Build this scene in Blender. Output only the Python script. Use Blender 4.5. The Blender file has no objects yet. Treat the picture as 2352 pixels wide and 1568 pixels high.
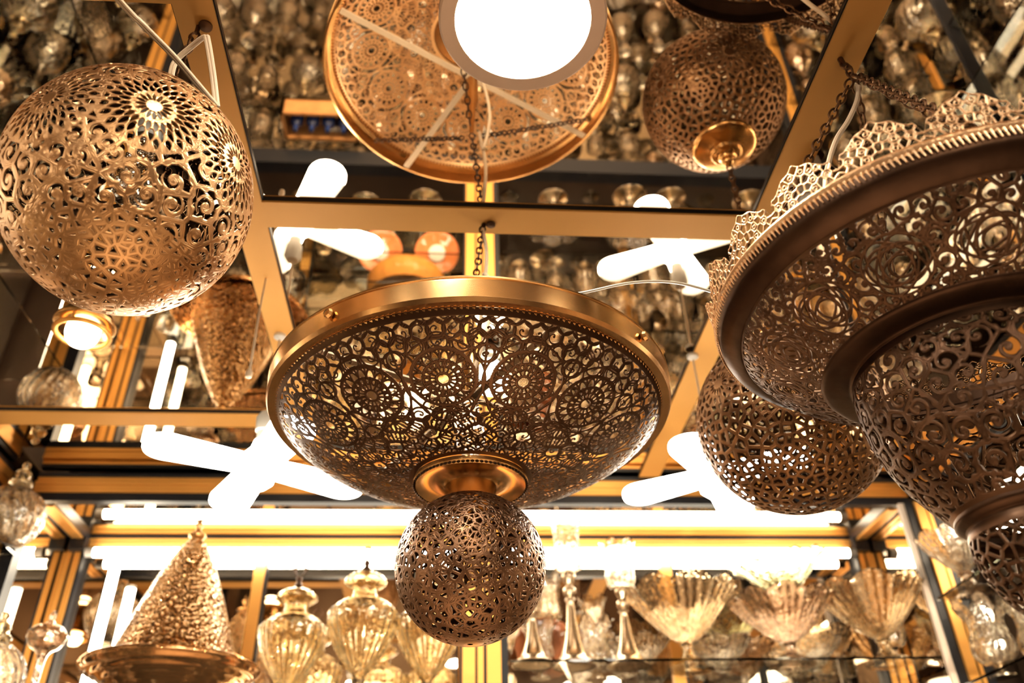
import bpy, math, random
import numpy as np
random.seed(7); rng = np.random.default_rng(11)
C = bpy.context.scene.collection
scene = bpy.context.scene
PI = math.pi
H = 1.0            # ceiling height above the camera

# ------------------------------------------------------------------ materials
def new_mat(name):
    m = bpy.data.materials.new(name); m.use_nodes = True
    nt = m.node_tree; nt.nodes.clear()
    out = nt.nodes.new('ShaderNodeOutputMaterial')
    return m, nt, out

def principled(name, col, rough=.4, metal=0., trans=0., ior=1.45, emis=None, estr=0., noise=0., nscale=20., bump=0., bscale=60., coat=0., dark=None, spec=None):
    m, nt, out = new_mat(name)
    b = nt.nodes.new('ShaderNodeBsdfPrincipled'); nt.links.new(b.outputs[0], out.inputs[0])
    b.inputs['Base Color'].default_value = (*col, 1); b.inputs['Roughness'].default_value = rough
    b.inputs['Metallic'].default_value = metal; b.inputs['Transmission Weight'].default_value = trans
    b.inputs['IOR'].default_value = ior; b.inputs['Coat Weight'].default_value = coat
    if spec is not None: b.inputs['Specular IOR Level'].default_value = spec
    if emis: b.inputs['Emission Color'].default_value = (*emis, 1); b.inputs['Emission Strength'].default_value = estr
    tc = nt.nodes.new('ShaderNodeTexCoord')
    if noise:
        n = nt.nodes.new('ShaderNodeTexNoise'); n.inputs['Scale'].default_value = nscale; n.inputs['Detail'].default_value = 4
        nt.links.new(tc.outputs['Object'], n.inputs['Vector'])
        r = nt.nodes.new('ShaderNodeMapRange'); r.inputs[1].default_value = .3; r.inputs[2].default_value = .7
        nt.links.new(n.outputs[0], r.inputs[0])
        mx = nt.nodes.new('ShaderNodeMix'); mx.data_type = 'RGBA'
        dk = dark or tuple(c * (1 - noise) for c in col)
        mx.inputs[6].default_value = (*dk, 1); mx.inputs[7].default_value = (*col, 1)
        nt.links.new(r.outputs[0], mx.inputs[0]); nt.links.new(mx.outputs[2], b.inputs['Base Color'])
    if bump:
        n2 = nt.nodes.new('ShaderNodeTexNoise'); n2.inputs['Scale'].default_value = bscale; n2.inputs['Detail'].default_value = 2
        nt.links.new(tc.outputs['Object'], n2.inputs['Vector'])
        bp = nt.nodes.new('ShaderNodeBump'); bp.inputs['Distance'].default_value = bump
        nt.links.new(n2.outputs[0], bp.inputs['Height']); nt.links.new(bp.outputs[0], b.inputs['Normal'])
    return m

def pierced_mat(name, col, dark, rough, chase=2600., dist=.0011, inner=(.10, .055, .03)):
    m, nt, out = new_mat(name); L = nt.links.new
    b = nt.nodes.new('ShaderNodeBsdfPrincipled'); L(b.outputs[0], out.inputs[0])
    b.inputs['Metallic'].default_value = 1.; 
    tc = nt.nodes.new('ShaderNodeTexCoord')
    n = nt.nodes.new('ShaderNodeTexNoise'); n.inputs['Scale'].default_value = 14; n.inputs['Detail'].default_value = 6
    L(tc.outputs['Object'], n.inputs['Vector'])
    r = nt.nodes.new('ShaderNodeMapRange'); r.inputs[1].default_value = .32; r.inputs[2].default_value = .68
    L(n.outputs[0], r.inputs[0])
    mx = nt.nodes.new('ShaderNodeMix'); mx.data_type = 'RGBA'
    mx.inputs[6].default_value = (*dark, 1); mx.inputs[7].default_value = (*col, 1)
    L(r.outputs[0], mx.inputs[0])
    ge = nt.nodes.new('ShaderNodeNewGeometry'); mb = nt.nodes.new('ShaderNodeMix'); mb.data_type = 'RGBA'   # inside of the sheet: oxidised, but the bowl's brightened for panel light
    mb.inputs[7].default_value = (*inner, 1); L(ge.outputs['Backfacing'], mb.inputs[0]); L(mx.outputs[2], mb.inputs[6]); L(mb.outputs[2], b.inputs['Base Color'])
    rr = nt.nodes.new('ShaderNodeMapRange'); rr.inputs[3].default_value = rough + .1; rr.inputs[4].default_value = rough - .06
    L(n.outputs[0], rr.inputs[0]); L(rr.outputs[0], b.inputs['Roughness'])
    a = nt.nodes.new('ShaderNodeAttribute'); a.attribute_name = 'relief'
    s = nt.nodes.new('ShaderNodeMath'); s.operation = 'MULTIPLY'; s.inputs[1].default_value = chase; L(a.outputs['Fac'], s.inputs[0])
    sn = nt.nodes.new('ShaderNodeMath'); sn.operation = 'SINE'; L(s.outputs[0], sn.inputs[0])
    e = nt.nodes.new('ShaderNodeMapRange'); e.interpolation_type = 'SMOOTHSTEP'; e.inputs[1].default_value = 0; e.inputs[2].default_value = .0014
    L(a.outputs['Fac'], e.inputs[0])
    ml = nt.nodes.new('ShaderNodeMath'); ml.operation = 'MULTIPLY_ADD'; ml.inputs[1].default_value = .28
    fd = nt.nodes.new('ShaderNodeMapRange'); fd.inputs[1].default_value = .0018; fd.inputs[2].default_value = .0030; fd.inputs[3].default_value = 1; fd.inputs[4].default_value = 0; L(a.outputs['Fac'], fd.inputs[0])
    mf = nt.nodes.new('ShaderNodeMath'); mf.operation = 'MULTIPLY'; L(sn.outputs[0], mf.inputs[0]); L(fd.outputs[0], mf.inputs[1]); L(mf.outputs[0], ml.inputs[0]); L(e.outputs[0], ml.inputs[2])
    bp = nt.nodes.new('ShaderNodeBump'); bp.inputs['Distance'].default_value = dist; bp.inputs['Strength'].default_value = .8
    L(ml.outputs[0], bp.inputs['Height']); L(bp.outputs[0], b.inputs['Normal'])
    return m

def glass_mat(name, col, rough=.02, bump=0., bscale=60., vor=False, ior=1.45, lustre=0.):
    m = principled(name, col, rough, lustre, 1., ior)
    nt = m.node_tree; b = [n for n in nt.nodes if n.type == 'BSDF_PRINCIPLED'][0]
    if bump:
        tc = nt.nodes.new('ShaderNodeTexCoord')
        v = nt.nodes.new('ShaderNodeTexVoronoi' if vor else 'ShaderNodeTexNoise'); v.inputs['Scale'].default_value = bscale
        nt.links.new(tc.outputs['Object'], v.inputs['Vector'])
        bp = nt.nodes.new('ShaderNodeBump'); bp.inputs['Distance'].default_value = bump
        nt.links.new(v.outputs[0], bp.inputs['Height']); nt.links.new(bp.outputs[0], b.inputs['Normal'])
    return m

def mirror_mat(name, col, rough=.01):
    m, nt, out = new_mat(name)
    g = nt.nodes.new('ShaderNodeBsdfGlossy'); g.inputs['Color'].default_value = (*col, 1); g.inputs['Roughness'].default_value = rough
    nt.links.new(g.outputs[0], out.inputs[0]); return m

def emit_mat(name, col, s):
    m, nt, out = new_mat(name)
    e = nt.nodes.new('ShaderNodeEmission'); e.inputs[0].default_value = (*col, 1); e.inputs[1].default_value = s
    nt.links.new(e.outputs[0], out.inputs[0]); return m

M = dict(
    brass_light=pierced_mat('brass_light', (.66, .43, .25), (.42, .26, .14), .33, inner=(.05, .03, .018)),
    brass_bowl=pierced_mat('brass_bowl', (.14, .085, .056), (.09, .054, .036), .36, dist=.0007, inner=(.72, .48, .28)),  # inside colour raised to carry the panel light from above
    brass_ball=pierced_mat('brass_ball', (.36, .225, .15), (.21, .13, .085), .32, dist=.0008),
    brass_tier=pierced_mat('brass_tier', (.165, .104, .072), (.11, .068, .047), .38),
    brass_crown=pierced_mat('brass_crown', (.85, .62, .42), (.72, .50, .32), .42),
    brass_back=pierced_mat('brass_back', (.30, .18, .10), (.17, .10, .06), .35),
    brass_smooth=principled('brass_smooth', (.70, .45, .22), .24, 1., noise=.35, nscale=9, bump=.0002, bscale=30),
    brass_dull=principled('brass_dull', (.098, .062, .045), .40, 1., noise=.4, nscale=16, bump=.0006, bscale=50),
    brass_pale=principled('brass_pale', (.85, .62, .42), .38, 1., noise=.2, nscale=30, bump=.001, bscale=200),
    iron=principled('dark_iron', (.16, .09, .05), .45, .9, noise=.4, nscale=60),
    gold=principled('gold_anodised', (.88, .47, .14), .36, .6, noise=.12, nscale=4),
    black=principled('black_gasket', (.015, .017, .022), .35),
    strip=principled('tan_strip', (.92, .50, .16), .55, 0., noise=.08, nscale=5, spec=.3),
    mirror=mirror_mat('ceiling_mirror', (.80, .70, .58), .012),
    mirror2=mirror_mat('cabinet_mirror', (.78, .70, .60), .01),
    darkwood=principled('dark_panel', (.06, .035, .022), .5, noise=.3, nscale=6),
    floor=principled('floor_tile', (.55, .38, .25), .45, noise=.3, nscale=3),
    whitepl=principled('white_plastic', (.85, .80, .72), .4, noise=.04, nscale=30),
    cord=principled('cream_cord', (.86, .68, .50), .45, noise=.08, nscale=60),
    panelrim=principled('panel_rim', (.80, .60, .46), .5, noise=.05, nscale=30),
    bowl_inside=None,
    clear=glass_mat('clear_glass', (1., .95, .87), .015, .004, 60, ior=1.6, lustre=.10),
    amber=glass_mat('amber_glass', (1., .88, .66), .03, .003, 50, lustre=.10),
    pink=glass_mat('peach_glass', (1., .86, .66), .03, .003, 50, lustre=.12),
    smoke=glass_mat('smoke_glass', (.80, .66, .54), .04, .004, 40, ior=1.6, lustre=.35),
    green=glass_mat('greenish_glass', (.95, 1., .80), .03, .004, 40),
    mosaic=glass_mat('dimpled_glass', (.86, .60, .34), .10, .016, 88, True, lustre=.42),
    shelfglass=glass_mat('shelf_glass', (.94, .97, .95), .0),
    silver=principled('antique_silver', (.62, .52, .40), .22, 1., noise=.3, nscale=40),
    coral=principled('coral_glass', (.90, .30, .12), .12, 0., noise=.2, nscale=20, coat=.6),
    orange=principled('orange_glass', (1., .45, .12), .12, 0., trans=.35, noise=.15, nscale=30, bump=.003, bscale=60),
    blue=principled('blue_glass', (.03, .05, .15), .1, coat=.6, noise=.1),
    tube=emit_mat('tube_glow', (1., .90, .74), 14.),
    led=emit_mat('led_glow', (1., .89, .72), 26.),
    blade=emit_mat('blade_glow', (1., .92, .80), 13.),
    bladetop=principled('blade_housing', (.90, .84, .74), .4, noise=.03, emis=(1., .88, .70), estr=.9),  # plain plastic housing, glow added so its top looks lit
    bulbglow=emit_mat('bulb_glow', (1., .84, .60), 8.),
)

# ------------------------------------------------------------------ object helpers
def tag(o, label=None, cat=None, group=None, kind=None):
    if label: o['label'] = label
    if cat: o['category'] = cat
    if group: o['group'] = group
    if kind: o['kind'] = kind
    return o
def thing(name, loc, label, cat, group=None):
    o = bpy.data.objects.new(name, None); o.empty_display_size = .05; C.objects.link(o); o.location = loc
    return tag(o, label, cat, group)
def dup(root, loc=None, label=None, rz=None, sc=None):
    def cp(o, par):
        c = o.copy(); C.objects.link(c); c.parent = par
        for ch in o.children: cp(ch, c)
        return c
    r = cp(root, None)
    if loc: r.location = loc
    if label: r['label'] = label
    if rz is not None: r.rotation_euler = (0, 0, rz)
    if sc: r.scale = (sc, sc, sc)
    return r

class MB:
    """collects verts/faces with material slots and links ONE mesh object"""
    def __init__(s): s.v = []; s.f = []; s.m = []; s.sm = []
    def add(s, vs, fs, mi=0, smooth=False):
        o = len(s.v); s.v += [tuple(map(float, p)) for p in vs]
        for f in fs: s.f.append(tuple(o + i for i in f)); s.m.append(mi); s.sm.append(smooth)
    def box(s, a, b, mi=0, ch=0.):
        x0, y0, z0 = a; x1, y1, z1 = b
        vs = [(x0, y0, z0), (x1, y0, z0), (x1, y1, z0), (x0, y1, z0), (x0, y0, z1), (x1, y0, z1), (x1, y1, z1), (x0, y1, z1)]
        s.add(vs, [(0, 3, 2, 1), (4, 5, 6, 7), (0, 1, 5, 4), (1, 2, 6, 5), (2, 3, 7, 6), (3, 0, 4, 7)], mi)
    def tube(s, pts, r, mi=0, n=10, closed=False, ell=None):
        pts = [np.array(p, float) for p in pts]; N = len(pts); vs = []; prev = None
        for i, p in enumerate(pts):
            a = pts[i - 1] if (i > 0 or closed) else p; b = pts[(i + 1) % N] if (i < N - 1 or closed) else p
            t = b - a; t /= np.linalg.norm(t) + 1e-9
            if prev is None:
                ref = np.array([0, 0, 1.]) if abs(t[2]) < .9 else np.array([1., 0, 0]); u = np.cross(t, ref)
            else: u = prev - t * (prev @ t)
            u /= np.linalg.norm(u) + 1e-9; prev = u; w = np.cross(t, u)
            rr = r[i] if hasattr(r, '__len__') else r; e = ell or 1.
            for k in range(n):
                th = 2 * PI * k / n; vs.append(p + rr * (math.cos(th) * u * e + math.sin(th) * w))
        fs = []
        for i in range(N if closed else N - 1):
            j = (i + 1) % N
            for k in range(n): fs.append((i * n + k, i * n + (k + 1) % n, j * n + (k + 1) % n, j * n + k))
        if not closed: fs += [tuple(range(n))[::-1], tuple((N - 1) * n + k for k in range(n))]
        s.add(vs, fs, mi, True)
    def lathe(s, prof, n=48, mod=None, c=(0, 0, 0), mi=0, close=False):
        """prof: [(r,z)] ; mod(th, i, r, z)->(r,z)"""
        vs = []
        for i, (r, z) in enumerate(prof):
            for k in range(n):
                th = 2 * PI * k / n; rr, zz = (mod(th, i, r, z) if mod else (r, z))
                vs.append((c[0] + rr * math.cos(th), c[1] + rr * math.sin(th), c[2] + zz))
        fs = []; P = len(prof)
        for i in range(P if close else P - 1):
            j = (i + 1) % P
            for k in range(n): fs.append((i * n + k, i * n + (k + 1) % n, j * n + (k + 1) % n, j * n + k))
        if not close:
            if prof[0][0] > 1e-4: fs.append(tuple(range(n))[::-1])
            if prof[-1][0] > 1e-4: fs.append(tuple((P - 1) * n + k for k in range(n)))
        s.add(vs, fs, mi, True)
    def build(s, name, mats, parent=None, loc=None, bevel=0.):
        me = bpy.data.meshes.new(name); me.from_pydata(s.v, [], s.f)
        for m in (mats if isinstance(mats, (list, tuple)) else [mats]): me.materials.append(m)
        me.polygons.foreach_set('material_index', s.m); me.polygons.foreach_set('use_smooth', s.sm); me.update()
        if any(s.sm): me.set_sharp_from_angle(angle=math.radians(38))
        o = bpy.data.objects.new(name, me); C.objects.link(o)
        if parent: o.parent = parent
        if loc: o.location = loc
        if bevel:
            b = o.modifiers.new('bevel', 'BEVEL'); b.width = bevel; b.segments = 2; b.limit_method = 'ANGLE'
        return o

def spline(pts, n=12):
    P = [np.array(p, float) for p in pts]; P = [2 * P[0] - P[1]] + P + [2 * P[-1] - P[-2]]; out = []
    for i in range(1, len(P) - 2):
        for k in range(n):
            t = k / n; a, b, c, d = P[i - 1:i + 3]
            out.append(.5 * ((2 * b) + (-a + c) * t + (2 * a - 5 * b + 4 * c - d) * t * t + (-a + 3 * b - 3 * c + d) * t ** 3))
    out.append(P[-2]); return out

# ------------------------------------------------------------------ pierced metal
def pierced(name, surf, field, nu, nv, mat, parent, u0=0., u1=2 * PI, thick=.0012, flip=-1):
    """surf(U,V)->xyz arrays (V in 0..1); keeps the part of the sheet where field>0, with real cut edges"""
    u = np.linspace(u0, u1, nu + 1); v = np.linspace(0, 1, nv + 1)
    U, V = np.meshgrid(u, v, indexing='ij'); P = surf(U, V).reshape(-1, 3); F = field(P, U.reshape(-1), V.reshape(-1)).astype(float)
    F[np.abs(F) < 1e-7] = 1e-7
    W = nv + 1; G = np.arange((nu + 1) * W).reshape(nu + 1, W)
    a, b = G[:-1, :].ravel(), G[1:, :].ravel(); ta = F[a] / (F[a] - F[b] + 1e-20); hu = P[a] + (P[b] - P[a]) * np.clip(ta, 0, 1)[:, None]
    c, d = G[:, :-1].ravel(), G[:, 1:].ravel(); tc = F[c] / (F[c] - F[d] + 1e-20); hv = P[c] + (P[d] - P[c]) * np.clip(tc, 0, 1)[:, None]
    oh = len(P); ov = oh + len(hu)
    HU = oh + np.arange(len(hu)).reshape(nu, W); HV = ov + np.arange(len(hv)).reshape(nu + 1, nv)
    corners = [G[:-1, :-1], G[1:, :-1], G[1:, 1:], G[:-1, 1:]]
    edges = [HU[:, :-1], HV[1:, :], HU[:, 1:], HV[:-1, :]]
    ins = [F[k.ravel()] > 0 for k in corners]; code = ins[0] * 1 + ins[1] * 2 + ins[2] * 4 + ins[3] * 8
    co = [k.ravel() for k in corners]; ed = [k.ravel() for k in edges]
    loops = []; sizes = []; rims = []
    for case in range(1, 16):
        sel = np.nonzero(code == case)[0]
        if not len(sel): continue
        lst = []
        for k in range(4):
            i0 = case >> k & 1; i1 = case >> ((k + 1) % 4) & 1
            if i0: lst.append(('c', k))
            if i0 != i1: lst.append(('e', k))
        cols = np.stack([(co[k] if t == 'c' else ed[k])[sel] for t, k in lst], 1)
        loops.append(cols.ravel()); sizes.append(np.full(len(sel), len(lst)))
        for q in range(len(lst)):
            if lst[q][0] == 'e' and lst[(q + 1) % len(lst)][0] == 'e': rims.append(cols[:, [q, (q + 1) % len(lst)]])
    AP = np.concatenate([P, hu, hv]); AF = np.concatenate([F, np.zeros(len(hu) + len(hv))])
    # normals by finite difference of the surface
    Pg = P.reshape(nu + 1, W, 3); du = np.gradient(Pg, axis=0); dv = np.gradient(Pg, axis=1); N = np.cross(du, dv) * flip
    N /= np.linalg.norm(N, axis=2, keepdims=True) + 1e-12; Nf = N.reshape(-1, 3)
    AN = np.concatenate([Nf, Nf[a], Nf[c]])
    loops = np.concatenate(loops); sizes = np.concatenate(sizes)
    R = np.concatenate(rims) if rims else np.zeros((0, 2), int)
    used = np.unique(loops); mp = np.full(len(AP), -1); mp[used] = np.arange(len(used)); n0 = len(used)
    ru = np.unique(R); mr = np.full(len(AP), -1); mr[ru] = np.arange(len(ru))
    co_all = np.concatenate([AP[used], AP[ru], AP[ru] - AN[ru] * thick]); at = np.concatenate([AF[used], np.zeros(2 * len(ru))])
    A = n0 + mr[R[:, 0]]; B = n0 + mr[R[:, 1]]; quads = np.stack([B, A, A + len(ru), B + len(ru)], 1)
    if flip < 0:   # outward winding
        st = np.concatenate([[0], np.cumsum(sizes)[:-1]]); idx = np.repeat(st + sizes - 1, sizes) - (np.arange(len(loops)) - np.repeat(st, sizes)); loops = loops[idx]; quads = quads[:, ::-1]
    lp = np.concatenate([mp[loops], quads.ravel()]).astype(np.int32); sz = np.concatenate([sizes, np.full(len(quads), 4)]).astype(np.int32)
    me = bpy.data.meshes.new(name); me.vertices.add(len(co_all)); me.vertices.foreach_set('co', co_all.astype(np.float32).ravel())
    me.loops.add(len(lp)); me.loops.foreach_set('vertex_index', lp)
    me.polygons.add(len(sz)); me.polygons.foreach_set('loop_start', np.concatenate([[0], np.cumsum(sz)[:-1]]).astype(np.int32))
    me.polygons.foreach_set('loop_total', sz)
    me.polygons.foreach_set('use_smooth', np.ones(len(sz), bool))
    me.update(calc_edges=True); me.validate()
    t = me.attributes.new('relief', 'FLOAT', 'POINT')
    if len(at) == len(me.vertices): t.data.foreach_set('value', at.astype(np.float32))
    me.materials.append(mat)
    o = bpy.data.objects.new(name, me); C.objects.link(o); o.parent = parent
    return o

def near2(P, K):
    n = len(P); i1 = np.zeros(n, int); i2 = np.zeros(n, int)
    for s in range(0, n, 20000):
        q = P[s:s + 20000]; d = (q ** 2).sum(1)[:, None] + (K ** 2).sum(1)[None] - 2 * q @ K.T
        p = np.argpartition(d, 1, axis=1)[:, :2]; dd = np.take_along_axis(d, p, 1); sw = dd[:, 0] > dd[:, 1]
        i1[s:s + 20000] = np.where(sw, p[:, 1], p[:, 0]); i2[s:s + 20000] = np.where(sw, p[:, 0], p[:, 1])
    return i1, i2

def cells(P, K):
    i1, i2 = near2(P, K); a, b = K[i1], K[i2]
    d1 = np.linalg.norm(P - a, axis=1); d2 = np.linalg.norm(P - b, axis=1)
    e = (d2 ** 2 - d1 ** 2) / (2 * np.linalg.norm(a - b, axis=1) + 1e-9)
    return i1, d1, d2, e

def lloyd(surf, n, it=7, seed=1, va=0., vb=1.):
    g = np.random.default_rng(seed); N = n * 26; U = g.random(N * 3) * 2 * PI; V = va + (vb - va) * g.random(N * 3); e = 1e-3
    A = np.linalg.norm(np.cross(surf(U + e, V) - surf(U, V), surf(U, np.clip(V + e, 0, 1)) - surf(U, np.clip(V - e, 0, 1))), axis=1)
    k = g.choice(N * 3, N, p=A / A.sum()); P = surf(U[k], V[k]); K = P[:n].copy()
    for _ in range(it):
        i1, _x = near2(P, K); c = np.bincount(i1, minlength=n)
        for d in range(3): K[:, d] = np.where(c > 0, np.bincount(i1, P[:, d], minlength=n) / np.maximum(c, 1), K[:, d])
    i1 = np.zeros(n, int)
    for j in range(0, n, 200):
        q = K[j:j + 200]; i1[j:j + 200] = ((P ** 2).sum(1)[None] - 2 * q @ P.T).argmin(1)
    return P[i1]

def frame(c, cen=(0, 0, 0)):
    n = c - np.array(cen); n = n / (np.linalg.norm(n, axis=-1, keepdims=True) + 1e-9)
    up = np.zeros_like(n); up[..., 2] = 1.; e1 = np.cross(up, n); l = np.linalg.norm(e1, axis=-1, keepdims=True)
    e1 = np.where(l > .05, e1 / (l + 1e-9), np.array([1., 0, 0])); e2 = np.cross(n, e1); return e1, e2

def filigree(P, K, s, w, turns=.34, blob=.10, leaf=True, seed=3, cen=None):
    """net of tendrils (cell borders) with a scroll curling inside each cell"""
    i, d1, d2, e = cells(P, K); c = K[i]; o_ = np.zeros(3) if cen is None else (c * np.array([0, 0, 1.]) if cen == 'axis' else np.array(cen, float)); e1, e2 = frame(c, o_); q = P - c
    x = (q * e1).sum(1); y = (q * e2).sum(1); r = np.hypot(x, y); th = np.arctan2(y, x)
    rg = np.random.default_rng(seed); ph = rg.random(len(K))[i]; sg = np.where(rg.random(len(K)) < .5, -1, 1)[i]
    p = s * turns; g = np.abs(np.mod(r / p - sg * th / (2 * PI) + ph, 1) - .5) * p
    f = np.maximum(w - e, np.where(r < .46 * s, w * .95 - g, -1.))
    f = np.maximum(f, blob * s - r)
    if leaf:   # engraved leaf teeth thickening the tendrils here and there
        f = np.maximum(f, w * (1.25 + .9 * np.sin(7 * th + ph * 6)) * (ph > .5) - e)
    return f

def rings(P, K, r0, w):
    """interlaced circles"""
    i1, d1, d2, e = cells(P, K)
    return np.maximum(np.maximum(w - np.abs(d1 - r0), w - np.abs(d2 - r0)), .35 * w - e)

def polar(P, c, cen=(0, 0, 0)):
    c = np.array(c, float); e1, e2 = frame(c[None], cen); q = P - c; x = q @ e1[0]; y = q @ e2[0]
    return np.linalg.norm(q, axis=1), np.arctan2(y, x), x, y

def lens(rho, th, n, off, r0, r1, w):
    phi = (np.mod(th / (2 * PI / n) + off, 1) - .5) * 2 * PI / n; t = np.clip((rho - r0) / (r1 - r0), 0, 1)
    return w * np.sin(PI * t ** .8) - np.abs(phi) * rho - .02 * ((rho < r0) | (rho > r1))

def rosette_petal(rho, th, R):
    h = lens(rho, th, 16, 0, .15, .37, .034)
    h = np.maximum(h, lens(rho, th, 24, .5, .42, .66, .046)); h = np.maximum(h, lens(rho, th, 24, 0, .58, .86, .056))
    h = np.maximum(h, lens(rho, th, 24, .5, .80, 1.03, .058)); return -h * R

def curve(rho, th, f, df):   # distance to polar curve rho=f(th)
    return np.abs(rho - f) / np.sqrt(1 + (df / np.maximum(f, .1)) ** 2)

def rosette_lines(rho, th, R, w=.028, n=16):
    s = w * 1.4 - np.abs(rho - .21)
    phi = lambda off: np.abs((np.mod(th / (2 * PI / n) + off, 1) - .5) * 2 * PI / n) * rho
    s = np.maximum(s, np.where((rho > .2) & (rho < .42), w - phi(0), -1))
    k = n / 2; ab = np.abs(np.cos(k * th)); ds = k * np.abs(np.sin(k * th))
    s = np.maximum(s, w - curve(rho, th, .42 + .2 * ab, .2 * ds)); s = np.maximum(s, w - curve(rho, th, .62 - .2 * ab, .2 * ds))
    s = np.maximum(s, w - np.abs(rho - .64))
    ac = np.abs(np.sin(k * th)); dc = k * np.abs(np.cos(k * th))
    s = np.maximum(s, w - curve(rho, th, .66 + .27 * ac, .27 * dc)); s = np.maximum(s, np.where((rho > .64) & (rho < .97), w - phi(.5), -1))
    s = np.maximum(s, w * 1.7 - np.abs(rho - .99)); return s * R

def rosette_ellipses(x, y, R, w=.034):
    x = x / R; y = y / R; rho = np.hypot(x, y); s = w * 1.3 - np.abs(rho - .97)
    for a, b, t, ox, oy in ((.95, .55, 0, 0, 0), (.95, .55, 1.05, 0, 0), (.95, .55, 2.09, 0, 0), (.62, .62, 0, .18, 0), (.62, .62, 0, -.18, .05), (.55, .28, .5, 0, 0), (.34, .34, 0, .1, -.05), (.72, .4, 1.57, 0, 0)):
        u = (x - ox) * math.cos(t) + (y - oy) * math.sin(t); v = -(x - ox) * math.sin(t) + (y - oy) * math.cos(t)
        q = np.sqrt((u / a) ** 2 + (v / b) ** 2); gr = np.sqrt((u / a ** 2) ** 2 + (v / b ** 2) ** 2) / (q + 1e-6)
        s = np.maximum(s, w - np.abs(q - 1) / (gr + 1e-6))
    return s * R

def fib(n, rx, rz, jit=.25, lat0=-90, lat1=90):
    i = np.arange(n) + .5; z0, z1 = math.sin(math.radians(lat0)), math.sin(math.radians(lat1))
    z = z0 + (z1 - z0) * i / n; t = i * 2.399963 + rng.normal(0, jit * .12, n); r = np.sqrt(np.clip(1 - z * z, 0, 1))
    return np.stack([r * np.cos(t) * rx, r * np.sin(t) * rx, z * rz], 1) + rng.normal(0, jit * .01 * rx, (n, 3))

def ball_surf(rx, rz, la, lb):   # from the top (la) to the bottom (lb), degrees latitude, outward normal
    def s(U, V):
        lat = np.radians(la + (lb - la) * V); return np.stack([rx * np.cos(lat) * np.cos(U), rx * np.cos(lat) * np.sin(U), rz * np.sin(lat)], -1)
    return s
def prof_surf(prof):
    pr = np.array(prof, float); d = np.r_[0, np.cumsum(np.hypot(*np.diff(pr, axis=0).T))]; d /= d[-1]
    def s(U, V):
        r = np.interp(V, d, pr[:, 0]); z = np.interp(V, d, pr[:, 1]); return np.stack([r * np.cos(U), r * np.sin(U), z], -1)
    return s, d
def smooth_prof(pts, n=8): return [(float(p[0]), float(p[1])) for p in spline([(a, b, 0) for a, b in pts], n)]

def chain(mb, a, b, link=.016, r=.0016, w=.0055):
    a, b = np.array(a, float), np.array(b, float); L = np.linalg.norm(b - a); n = max(2, int(round(L / (link * .78)))); t = (b - a) / L
    ref = np.array([0, 0, 1.]) if abs(t[2]) < .8 else np.array([1., 0, 0]); u = np.cross(t, ref); u /= np.linalg.norm(u); v = np.cross(t, u)
    for i in range(n):
        c = a + (b - a) * (i + .5) / n; s = u if i % 2 else v; pts = []
        for k in range(12):
            th = 2 * PI * k / 12; pts.append(c + t * (link * .5) * math.cos(th) + s * w * math.sin(th))
        mb.tube(pts, r, 0, 6, closed=True)

# ------------------------------------------------------------------ room shell
def struct(name, mb, mats, **k): return tag(mb.build(name, mats, **k), kind='structure')
X0, X1, YF, YB = -1.10, 1.27, 2.08, 2.38     # side wall fronts, cabinet front, cabinet back
b = MB(); b.box((X0 - .45, -2.6, 1.008), (X1 + .45, 2.5, 1.03)); struct('ceiling', b, M['mirror'])
def strip(nm, a, c):
    m = MB(); m.box((a[0], a[1], 1.0), (c[0], c[1], 1.0075), 0); struct(nm, m, [M['strip']])
    m = MB()
    e = .0022
    m.box((a[0] - e, a[1] - e, 1.004), (c[0] + e, c[1] + e, 1.0078), 0); struct(nm.replace('trim', 'trim_gasket'), m, [M['black']])
strip('trim_1', (-.374, -2.5), (-.321, 2.08)); strip('trim_2', (.521, -2.5), (.578, 2.08))
strip('trim_3', (-.321, 1.045), (.521, 1.107)); strip('trim_4', (X0, 1.762), (-.374, 1.822))
strip('trim_5', (-.321, -.2), (.521, -.14)); strip('trim_6', (X0, .62), (-.374, .68)); strip('trim_7', (.578, .25), (X1, .31))
b = MB(); b.box((X0 - .45, -2.6, -1.65), (X1 + .45, 2.5, -1.6)); struct('floor', b, M['floor'])
b = MB(); b.box((X0 - .45, YB + .012, -1.6), (X1 + .45, YB + .06, 1.008)); struct('wall_back', b, M['darkwood'])
b = MB(); b.box((X0 - .45, -2.6, -1.6), (X0 - .36, 2.5, 1.008)); struct('wall_left', b, M['darkwood'])
b = MB(); b.box((X1 + .36, -2.6, -1.6), (X1 + .45, 2.5, 1.008)); struct('wall_right', b, M['darkwood'])

# ribbed gold / black extrusion: stripes across the face
def extrusion(mb, a, c, axis, face, stripes, depth=.02):
    """a..c: extent along 'axis'; face: dict of the fixed coordinate; stripes [(lo,hi,mat,relief)] in the remaining axis"""
    for lo, hi, mi, rl in stripes:
        if axis == 'x' and face[0] == 'y': mb.box((a, face[1] - rl, lo), (c, face[1] + depth, hi), mi)
        if axis == 'z' and face[0] == 'y': mb.box((lo, face[1] - rl, a), (hi, face[1] + depth, c), mi)
        if axis == 'y' and face[0] == 'z': mb.box((lo, a, face[1] - rl), (hi, c, face[1] + depth), mi)
        if axis == 'y' and face[0] == 'x': mb.box((face[1] - (rl if face[2] > 0 else depth), a, lo), (face[1] + (depth if face[2] > 0 else rl), c, hi), mi)
        if axis == 'z' and face[0] == 'x': mb.box((face[1] - (rl if face[2] > 0 else depth), lo, a), (face[1] + (depth if face[2] > 0 else rl), hi, c), mi)
GB = [M['gold'], M['black']]
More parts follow.
